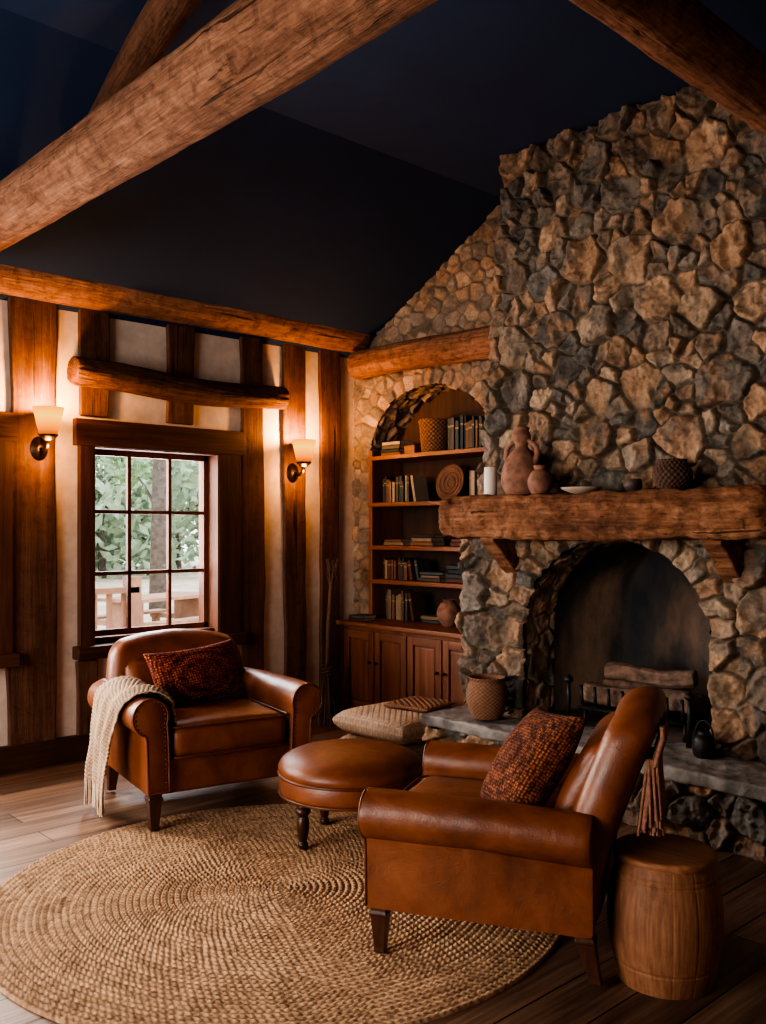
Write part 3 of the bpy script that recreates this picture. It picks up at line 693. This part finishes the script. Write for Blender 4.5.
# twig broom
e = empty('twig_broom', (-5.13, 4.20, 0)); rt = random.Random(5)
tube('handle', [(0, 0, .30), (-.02, .03, .7), (-.03, .07, 1.10)], [.017, .016, .013], M_twig, e, 10)
tv, tf = [], []
for i in range(220):
    a = rt.uniform(0, 6.28); r0 = rt.uniform(0, .03); r1 = rt.uniform(.01, .10)
    up_ = i % 5 == 0
    p0 = Vector((r0*math.cos(a), r0*math.sin(a), rt.uniform(.33, .42))); p1 = Vector((r1*math.cos(a), r1*math.sin(a), rt.uniform(.0, .03)))
    if up_: p0 = Vector((-.03, .07, .95)); p1 = Vector((-.03+r1*.5*math.cos(a), .07+r1*.5*math.sin(a), rt.uniform(1.05, 1.2)))
    n = len(tv)
    for p, w in ((p0, .002), (p1, .0035)):
        for k in range(3): tv.append(p+Vector((w*math.cos(k*2.1), w*math.sin(k*2.1), 0)))
    tf += [(n+k, n+(k+1) % 3, n+3+(k+1) % 3, n+3+k) for k in range(3)]
obj('bristles', tv, tf, M_twig, e)
tube('binding', [(.035*math.cos(t), .035*math.sin(t), .36+.004*t) for t in np.linspace(0, 18, 90)], .005, M_twig, e, 6)

# ------------------------------------------------------------------ sconces
def sconce(y, z):
    e = empty('wall_sconce', (XW+.035, y, z))
    b_ = lathe('backplate', smooth_prof([(0, .03), (.02, .028), (.045, .012), (.055, 0)], 5), M_bronze, e, 32, loc=(0, 0, -.15)); b_.rotation_euler = (0, math.pi/2, 0); b_.scale = (1.3, 1, 1)
    tube('arm', [(.02, 0, -.15), (.07, 0, -.17), (.12, 0, -.15), (.135, 0, -.10)], [.012, .011, .011, .013], M_bronze, e, 12)
    lathe('cup', smooth_prof([(0, -.035), (.02, -.03), (.045, -.012), (.055, 0), (.05, .004), (0, 0)], 5), M_bronze, e, 32, loc=(.135, 0, -.08))
    lathe('glass_shade', smooth_prof([(.05, 0), (.062, .04), (.075, .10), (.087, .15), (.083, .15), (.07, .10), (.056, .04), (.045, .003)], 5), M_shade, e, 40, loc=(.135, 0, -.075))
    L = bpy.data.lights.new('sconce_bulb', 'POINT'); L.energy = 30; L.color = (1, .44, .13); L.shadow_soft_size = .03
    o = bpy.data.objects.new('bulb', L); o.location = (.135, 0, .095); COL.objects.link(o); o.parent = e
    L = bpy.data.lights.new('sconce_bulb_low', 'POINT'); L.energy = 9; L.color = (1, .44, .13); L.shadow_soft_size = .03
    o = bpy.data.objects.new('bulb_glow', L); o.location = (.135, 0, -.15); COL.objects.link(o); o.parent = e
sconce(2.20, 2.03); sconce(4.07, 1.965)

# ------------------------------------------------------------------ rug
RC = (-2.895, 2.135); RR = 1.095
rw = .025; nr = int(RR/rw*7); na = 1250
r_ = np.linspace(.004, RR, nr); a = np.linspace(0, 2*math.pi, na, endpoint=False)
Rg, A = np.meshgrid(r_, a, indexing='ij')
Rw = Rg+.010*(fbm(np.cos(A)*1.5+3, np.sin(A)*1.5+3, Rg*2, 8)-.5)
ri = np.floor(Rw/rw); f = (Rw/rw) % 1
k = np.maximum(np.round(2*math.pi*(ri+.5)*rw/.026), 3)
jit = 4.0*fbm(Rg*np.cos(A)*9+9, Rg*np.sin(A)*9+9, ri*1.0, 15, 3)
ph = A*k+ri*2.4+jit
ch = np.where(f < .5, np.sin(ph+f*5), np.sin(ph+math.pi+(1-f)*5))
dome = np.sqrt(np.clip(1-(2*f-1)**2, 0, 1))
Z = .005+.008*dome*(.7+.35*ch)+.005*(fbm(Rg*np.cos(A)*3+9, Rg*np.sin(A)*3+9, 0, 5)-.5)
Z = np.where(Rg >= RR-.001, .0, Z)
Rn = Rg*(1+.008*(fbm(np.cos(A)*2+3, np.sin(A)*2+3, 0, 8)-.5)*(Rg/RR))
fn = fbm(Rg*np.cos(A)*45+9, Rg*np.sin(A)*45+9, ri*3, 6, 3)
t = (.40+.20*dome+.26*(.5+.5*ch)*dome)*(.2+1.6*fn)
band = (vnoise(ri*.7, 0*ri, 0, 3)-.5)*.4+(fbm(Rg*np.cos(A)*2+9, Rg*np.sin(A)*2+9, 0, 26)-.5)*.4
t = np.clip(t+band*.45, 0, 1)[..., None]
Cc = np.array((.14, .072, .040))*(1-t)+np.array((.70, .445, .27))*t
obj('braided_jute_rug', np.stack([RC[0]+Rn*np.cos(A), RC[1]+Rn*np.sin(A), Z+.001], -1).reshape(-1, 3), grid_faces(nr, na, True), M_rug, cols=Cc.reshape(-1, 3))

def pillow(name, w, h, t, mat, parent, M):
    n = 41; u = np.linspace(-1, 1, n); U, V = np.meshgrid(u, u, indexing='ij')
    Vs = []; Fs = []
    for i, s in enumerate((1, -1)):
        X = U*w/2*(1-.10*(1-V**2)*np.abs(U)**2); Y = V*h/2*(1-.10*(1-U**2)*np.abs(V)**2)
        Z = s*t/2*(np.clip((1-U**2)*(1-V**2), 0, 1)**.42)*(1+.12*(fbm(U*2+5, V*2+5, s*2.0, 7)-.5))
        F = grid_faces(n, n); Vs.append(np.stack([X, Y, Z], -1).reshape(-1, 3)); Fs.append((F if s > 0 else F[:, ::-1])+i*n*n)
    o = obj(name, np.concatenate(Vs), np.concatenate(Fs), mat, parent, recalc=True); o.matrix_local = M
    return o

# ------------------------------------------------------------------ armchair
def armchair(loc, rotz, ah=.61, bh=.86, scale=1.0, lean=.16):
    e = empty('leather_armchair', loc, rotz, scale)
    D = .42
    rbox('seat_frame', (.78, .80, .17), .02, M_leath, e, loc=(.005, 0, .245), step=.05)
    rbox('seat_cushion', (.66, .60, .16), .05, M_leath, e, loc=(.085, 0, .395), step=.03, puff=(.015, 0, .03), noise=.006, nscale=6)
    for z in (.325, .465):
        pts = []
        hx, hy, rr = .335, .302, .05
        for cx_, cy_, a0 in ((hx-rr, hy-rr, 0), (-hx+rr, hy-rr, 90), (-hx+rr, -hy+rr, 180), (hx-rr, -hy+rr, 270)):
            for k in range(6):
                t = math.radians(a0+k*18); pts.append((.085+cx_+rr*math.cos(t), cy_+rr*math.sin(t), z+.004))
        tube('cushion_piping_%s' % z, pts, .0055, M_pipe, e, 8, closed=True)
    rc = .088; zc = ah-rc
    def arm(sy):
        prof = []
        prof.append((.305, .17)); prof.append((.307, .30)); prof.append((.312, zc-.10))
        for t in np.linspace(200, -75, 30):
            tt = math.radians(t); prof.append((.400+rc*math.cos(tt), zc+rc*math.sin(tt)))
        prof.append((.418, zc-.12)); prof.append((.415, .30)); prof.append((.41, .17))
        pr = np.array(prof); n = len(pr); c = pr.mean(0)
        xs = [-D+.03, -D+.035]+list(np.linspace(-D+.06, D-.035, 22))+[D-.012, D-.003, D]
        ss = [.9, .97]+[1]*22+[1, .985, .95]
        V = []
        for x, s in zip(xs, ss):
            q = c+(pr-c)*np.array([s, 1-(1-s)*.35])
            sag = -.02*max(0, (-x)/D)
            for j, p in enumerate(q):
                wob = .004*float(fbm(x*9+3, p[0]*9+j*.1, sy*3., 4, 3)-.5)*2
                V.append((x, sy*(p[0]+wob), p[1]+sag*(p[1] > .4)+wob))
        F = grid_faces(len(xs), n, True).tolist(); F.append(tuple(range(n))); F.append(tuple((len(xs)-1)*n+k for k in range(n)))
        o = obj('arm_%s' % ('left' if sy > 0 else 'right'), V, F, M_leath, e, recalc=True)
        m = o.modifiers.new('es', 'EDGE_SPLIT'); m.split_angle = math.radians(50)
        q = c+(pr-c)*np.array([.93, .97])
        tube('arm_front_piping_%d' % sy, [(D-.002, sy*p[0], p[1]) for p in q], .0055, M_pipe, e, 8, closed=True)
        q = c+(pr-c)*np.array([.80, .93]); d = np.r_[0, np.cumsum(np.hypot(*np.diff(q, axis=0).T))]
        nv, nf = [], []
        for s in np.arange(.01, d[-1], .021):
            y = np.interp(s, d, q[:, 0]); z = np.interp(s, d, q[:, 1]); k0 = len(nv)
            for (rr2, xx) in ((.005, 0), (.0035, .002), (.0, .003)):
                for k in range(8): nv.append((D+.0+xx, sy*y+rr2*math.cos(k*math.pi/4), z+rr2*math.sin(k*math.pi/4)))
            for l in range(2):
                for k in range(8): nf.append((k0+l*8+k, k0+l*8+(k+1) % 8, k0+(l+1)*8+(k+1) % 8, k0+(l+1)*8+k))
        obj('nailheads_%d' % sy, nv, nf, M_brass, e)
    arm(1); arm(-1)
    H = bh-.17; hz = H/2
    def lf(za): return -lean*np.clip((za-.30)/(bh-.30), 0, 1.2)**1.25
    def bd(P):
        P = P.copy(); z = P[:, 2]; y = P[:, 1]; za = z+.17+hz; k = (z+hz)/(2*hz)
        wv = 1-.12*np.clip((k-.35)/.65, 0, 1)**2
        top = np.clip((k-.55)/.45, 0, 1)
        P[:, 2] += .035*(1-(y/.4)**2)*top-.02*top*np.abs(y/.4)**3
        P[:, 0] += lf(za)+.03*(y/.4)**2*k
        P[:, 1] *= wv
        return P
    rbox('back_shell', (.17, .80, H), .075, M_leath, e, loc=(-.325, 0, .17+hz), step=.025, deform=bd, noise=.006, nscale=5)
    H2 = bh-.10-.42
    def bd2(P):
        P = P.copy(); z = P[:, 2]; y = P[:, 1]; za = z+.42+H2/2; k = (z+H2/2)/H2
        P[:, 0] += lf(za)+.035*(y/.34)**2-.045*np.clip(k, 0, 1)**2
        P[:, 2] += .03*(1-(y/.34)**2)*np.clip(k, 0, 1)
        P[:, 1] *= 1+.06*np.clip(k, 0, 1)
        return P
    rbox('back_cushion', (.15, .60, H2), .065, M_leath, e, loc=(-.255, 0, .42+H2/2), step=.025, puff=(.025, 0, 0), deform=bd2, noise=.008, nscale=6)
    for i, (x, y) in enumerate(((.375, .372), (.375, -.372), (-.355, .355), (-.355, -.355))):
        prof = [(.030, .17), (.030, .155), (.034, .15), (.034, .14), (.030, .135), (.020, .02), (.021, .005), (.019, 0)]
        V = []
        sp = -.04 if x < 0 else 0
        for r2, z in prof:
            off = sp*(1-z/.17)
            V += [(x+off+r2, y+r2, z), (x+off-r2, y+r2, z), (x+off-r2, y-r2, z), (x+off+r2, y-r2, z)]
        F = grid_faces(len(prof), 4, True).tolist(); F += [(0, 1, 2, 3), tuple(len(V)-4+k for k in range(4))]
        bevel(obj('leg_%d' % i, V, F, M_leg, e, smooth=False, recalc=True), .003)
    return e
ch1 = armchair((-4.13, 2.545, .015), math.radians(-11), .615, .795, 1.0, .13)
M = Matrix.Translation((-.05, .0, .61)) @ Matrix.Rotation(math.radians(10), 4, 'Z') @ Matrix.Rotation(math.radians(66), 4, 'Y') @ Matrix.Rotation(math.radians(90+4), 4, 'Z')
pillow('lumbar_pillow', .54, .36, .17, M_pil, ch1, M)
ch2 = armchair((-2.085, 2.505, .015), math.radians(208), .600, .91, .9, .225)
M = Matrix.Translation((-.12, .10, .660)) @ Matrix.Rotation(math.radians(24), 4, 'Z') @ Matrix.Rotation(math.radians(55), 4, 'Y') @ Matrix.Rotation(math.radians(90+8), 4, 'Z')
pillow('square_pillow', .50, .47, .19, M_pil2, ch2, M)

# throw on the left chair
ah = .615; rc = .088; zc = ah-rc; yc = -.400
path = [(-.286, .47), (-.290, zc-.02)]
for t in np.linspace(10, 180, 16):
    tt = math.radians(t); path.append((yc+(rc+.014)*math.cos(tt), zc+(rc+.014)*math.sin(tt)))
path += [(yc-rc-.018, zc-.06), (yc-rc-.022, .42), (yc-rc-.026, .32), (yc-rc-.03, .22), (yc-rc-.03, .15)]
pa = np.array(path); d = np.r_[0, np.cumsum(np.hypot(*np.diff(pa, axis=0).T))]
ns, nx = 260, 260
s = np.linspace(0, d[-1], ns); xx = np.linspace(0, 1, nx); Sg, Xg = np.meshgrid(s, xx, indexing='ij')
y = np.interp(Sg, d, pa[:, 0]); z = np.interp(Sg, d, pa[:, 1])
k = Sg/d[-1]
wr = fbm(Xg*5+2, k*1.6, 0, 12, 3)
off = .004+.060*np.clip(wr-.3, 0, 1)+.020*(.5+.5*np.sin(Xg*23+k*4))*np.clip(k-.15, 0, 1)
wdt = .50-.16*np.clip((k-.25)/.45, 0, 1)
x0 = -.15
X = x0+Xg*wdt+.02*np.sin(k*5)+.06*np.clip(.5-k, 0, 1)
kn = np.sin(Xg*wdt/.011*math.pi)*np.sin(Sg/.010*math.pi+np.floor(Xg*wdt/.011)*1.57)
off = off+.0028*kn
ny_ = np.where(k < .12, .6, np.where(k < .5, np.cos(np.interp(k, [.12, .5], [0.3, math.pi])), -1.0)); nz_ = np.where(k < .12, .2, np.where(k < .5, np.sin(np.interp(k, [.12, .5], [.3, math.pi])), 0))
Y = y+ny_*off; Zt = z+nz_*off
th = empty('knit_throw_blanket', ch1.location, ch1.rotation_euler.z)
tc_ = (.5+.5*kn*.6+.4*(fbm(Xg*14, k*18, 0, 3)-.5))[..., None]; tc_ = np.clip(tc_, 0, 1)
Cc = np.array((.22, .14, .09))*(1-tc_)+np.array((.64, .47, .34))*tc_
o = obj('cloth', np.stack([X, Y, Zt], -1).reshape(-1, 3), grid_faces(ns, nx), M_throw, th, cols=Cc.reshape(-1, 3))
m = o.modifiers.new('sol', 'SOLIDIFY'); m.thickness = .008; m.offset = 0
tv, tf = [], []
for i in range(56):
    j = int(i/55*(nx-1)); p = Vector((X[-1, j], Y[-1, j], Zt[-1, j]+.01)); L = rt.uniform(.10, .138)
    dx, dy = rt.uniform(-.012, .012), rt.uniform(-.006, .004); n = len(tv)
    for q, (f_, w) in enumerate(((0, .0035), (.15, .005), (.5, .004), (1, .005))):
        c = p+Vector((dx*f_**2, dy*f_, -L*f_))
        for kk in range(4): tv.append(c+Vector((w*math.cos(kk*1.57), w*math.sin(kk*1.57), 0)))
    for q in range(3): tf += [(n+q*4+kk, n+q*4+(kk+1) % 4, n+q*4+4+(kk+1) % 4, n+q*4+4+kk) for kk in range(4)]
obj('fringe', tv, tf, M_wfringe, th)

# fringed scarf draped down the back of the right chair
sc = empty('fringed_scarf', ch2.location, ch2.rotation_euler.z)
YS = .21
def bxs(z): return .9*(-.41-.225*max(0, (z/.9-.30)/(.91-.30))**1.25+.03*(YS/.36)**2)
pth = [(bxs(.79)+.01, .785), (bxs(.76)-.006, .755), (bxs(.72)-.012, .715), (bxs(.68)-.018, .67)]
pa = np.array(pth); d = np.r_[0, np.cumsum(np.hypot(*np.diff(pa, axis=0).T))]
s = np.linspace(0, d[-1], 30); xx = np.linspace(0, 1, 30); Sg, Xg = np.meshgrid(s, xx, indexing='ij')
X = np.interp(Sg, d, pa[:, 0])-.008*np.sin(Xg*22); Zt = np.interp(Sg, d, pa[:, 1]); Y = YS+(Xg-.5)*.18*(.75+.25*Sg/d[-1])
o = obj('cloth', np.stack([X, Y, Zt], -1).reshape(-1, 3), grid_faces(30, 30), M_fringe, sc); m = o.modifiers.new('sol', 'SOLIDIFY'); m.thickness = .012
tv, tf = [], []
for i in range(300):
    p = Vector((pa[-1, 0]+rt.uniform(-.020, .014), YS+(rt.random()-.5)*.175, .69)); L = rt.uniform(.17, .23); n = len(tv)
    dx, dy = rt.uniform(-.02, .03), (p.y-YS)*.25+rt.uniform(-.01, .01)
    for q, (f_, w) in enumerate(((0, .004), (.3, .006), (1, .0045))):
        c = p+Vector((dx*f_, dy*f_, -L*f_))
        for kk in range(4): tv.append(c+Vector((w*math.cos(kk*1.57), w*math.sin(kk*1.57), 0)))
    for q in range(2): tf += [(n+q*4+kk, n+q*4+(kk+1) % 4, n+q*4+4+(kk+1) % 4, n+q*4+4+kk) for kk in range(4)]
obj('fringe', tv, tf, M_fringe, sc)

# ------------------------------------------------------------------ ottoman
ot = empty('round_leather_ottoman', (-3.13, 2.70, .016)); ot.scale = (1.07, 1.07, 1.04)
lathe('cushion', smooth_prof([(0, .395), (.12, .392), (.22, .38), (.28, .355), (.302, .325), (.300, .30), (.292, .295)], 6), M_leath, ot, 64)
lathe('band', smooth_prof([(.292, .297), (.298, .27), (.298, .235), (.290, .215), (.27, .205), (0, .205)], 6), M_leath, ot, 64)
for r2, z in ((.300, .295), (.296, .215)):
    tube('piping_%s' % z, [(r2*math.cos(t), r2*math.sin(t), z) for t in np.linspace(0, 2*math.pi, 64, endpoint=False)], .0065, M_pipe, ot, 8, closed=True)
for i in range(4):
    a = math.radians(i*90+2-12)
    lathe('leg_%d' % i, smooth_prof([(.026, .21), (.028, .19), (.020, .18), (.030, .165), (.031, .15), (.019, .135), (.024, .12), (.026, .09), (.018, .04), (.015, .03), (.022, .018), (.016, 0), (0, 0)], 4), M_leg, ot, 24, loc=(.225*math.cos(a), .225*math.sin(a), 0))

# ------------------------------------------------------------------ barrel side table
bt = empty('barrel_side_table', (-1.515, 2.605, 0))
def bdisp(A, Z):
    g_ = np.abs(((A/(2*math.pi)*14) % 1)-.5)*2
    hz_ = np.exp(-((Z-.33)/.004)**2)+np.exp(-((Z-.345)/.004)**2)+np.exp(-((Z-.07)/.004)**2)
    return -.0015*np.clip((g_-.94)/.06, 0, 1)-.003*hz_
zz = np.linspace(0, .395, 130)
rr2 = .138+.037*np.sin(np.clip(zz/.395, 0, 1)*math.pi*.93+.12)
lathe('staves', [(float(a_), float(b_)) for a_, b_ in zip(rr2, zz)], M_barrel, bt, 336, disp=bdisp)
lathe('top', smooth_prof([(0, .405), (.10, .405), (.145, .404), (.156, .40), (.158, .392), (.155, .382), (.14, .38), (0, .38)], 4), M_barreltop, bt, 64)

# ------------------------------------------------------------------ outside
box('ground', (-70, -5.7, -40, 60, -.5, -.4), M_grass, bv=0)
dk = empty('deck_railing')
box('deck', (-7.9, -5.65, -3, 4.2, -.12, -.04), M_deck, dk, 0)
box('rail_top', (-7.65, -7.53, -3, 4.0, .84, .89), M_deck, dk, 0)
box('rail_bottom', (-7.62, -7.56, -3, 4.0, .10, .15), M_deck, dk, 0)
multibox('balusters', [(-7.61, -7.57, y, y+.04, -.04, .86) for y in np.arange(-3, 3.95, .14)], M_deck, dk)
multibox('rail_posts', [(-7.65, -7.53, y, y+.12, -.3, .98) for y in (-3, -.7, 1.6, 3.9)], M_deck, dk)
pt = empty('picnic_table', (-13.0, 7.25, -.4), .3)
box('table_top', (-.4, .4, -.9, .9, .72, .77), M_deck, pt, 0)
for s in (-1, 1):
    box('bench_%d' % s, (s*.75-.13, s*.75+.13, -.9, .9, .42, .46), M_deck, pt, 0)
    box('table_leg_%d' % s, (-.3, .3, s*.7-.05, s*.7+.05, 0, .72), M_deck, pt, 0)
    box('bench_brace_%d' % s, (-.85, .85, s*.7-.04, s*.7+.04, .34, .42), M_deck, pt, 0)
    for s2 in (-1, 1): box('bench_leg_%d_%d' % (s, s2), (s2*.75-.05, s2*.75+.05, s*.7-.05, s*.7+.05, 0, .42), M_deck, pt, 0)
def tree(x, y, h, r, seed, mat, n=1500, ls=.22, lo=.35):
    e = empty('leafy_tree', (x, y, -.4)); q = random.Random(seed)
    tube('trunk', [(0, 0, 0), (q.uniform(-.1, .1), q.uniform(-.1, .1), h*.4), (q.uniform(-.2, .2), q.uniform(-.2, .2), h*.9)], [.16*h/6, .11*h/6, .03], M_bark, e, 10)
    tv, tf = [], []
    cl = [(Vector((q.uniform(-r, r)*.8, q.uniform(-r, r)*.8, q.uniform(h*lo, h))), q.uniform(.25, .5)*r) for _ in range(14)]
    for k in range(6):
        c, _ = cl[k]; tube('branch_%d' % k, [(0, 0, c.z*.7), tuple(c*.6+Vector((0, 0, c.z*.3))), tuple(c)], [.05, .03, .01], M_bark, e, 6)
    for _ in range(n):
        c, rr = q.choice(cl); p = c+Vector((q.gauss(0, 1), q.gauss(0, 1), q.gauss(0, .8)))*rr*.6
        a = Vector((q.gauss(0, 1), q.gauss(0, 1), q.gauss(0, 1))).normalized(); b2 = a.orthogonal().normalized(); s_ = ls*q.uniform(.5, 1.2); m0 = len(tv)
        tv += [p+a*s_, p+b2*s_*.5, p-a*s_, p-b2*s_*.5]; tf.append((m0, m0+1, m0+2, m0+3))
    obj('foliage', tv, tf, mat, e, smooth=False)
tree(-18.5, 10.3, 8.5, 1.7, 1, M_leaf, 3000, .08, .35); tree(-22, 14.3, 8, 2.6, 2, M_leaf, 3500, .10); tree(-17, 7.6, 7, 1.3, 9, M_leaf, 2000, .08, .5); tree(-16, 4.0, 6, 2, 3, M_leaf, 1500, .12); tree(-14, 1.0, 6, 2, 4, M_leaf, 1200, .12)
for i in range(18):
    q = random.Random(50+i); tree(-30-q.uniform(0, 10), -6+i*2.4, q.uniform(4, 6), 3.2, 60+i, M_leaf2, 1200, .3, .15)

# ------------------------------------------------------------------ lights
w = bpy.data.worlds.new('World'); S.world = w; w.use_nodes = True; bg = w.node_tree.nodes['Background']
bg.inputs[0].default_value = (.88, .93, 1.0, 1); bg.inputs[1].default_value = 2.8
def area(name, loc, rot, sx, sy, en, col):
    L = bpy.data.lights.new(name, 'AREA'); L.shape = 'RECTANGLE'; L.size = sx; L.size_y = sy; L.energy = en; L.color = col
    o = bpy.data.objects.new(name, L); o.location = loc; o.rotation_euler = rot; COL.objects.link(o); return o
area('daylight_left_window', (-5.70, 1.16, 1.6), (0, -math.pi/2+.25, 0), 1.3, 1.4, 190, (1.0, .91, .80))
area('daylight_view_window', (-5.70, 2.97, 1.6), (0, -math.pi/2+.2, 0), 1.2, .9, 45, (.97, .95, 1))
area('added_front_light', (-3.0, -3.3, 1.7), (math.radians(90), 0, 0), 3.1, 2.1, 215, (1.0, .88, .76))  # added lamp behind the camera, stands in for a large unseen window

# ------------------------------------------------------------------ camera
cam = bpy.data.cameras.new('Camera'); cam.lens = 920/1024*36; cam.sensor_width = 36; cam.shift_y = 18/1024; cam.clip_start = .05
co = bpy.data.objects.new('Camera', cam); co.location = (0, 0, 1.4); co.rotation_euler = (math.pi/2, 0, math.radians(47.2)); COL.objects.link(co)
S.camera = co
S.view_settings.view_transform = 'AgX'
S.view_settings.look = 'AgX - High Contrast'
S.view_settings.exposure = .45
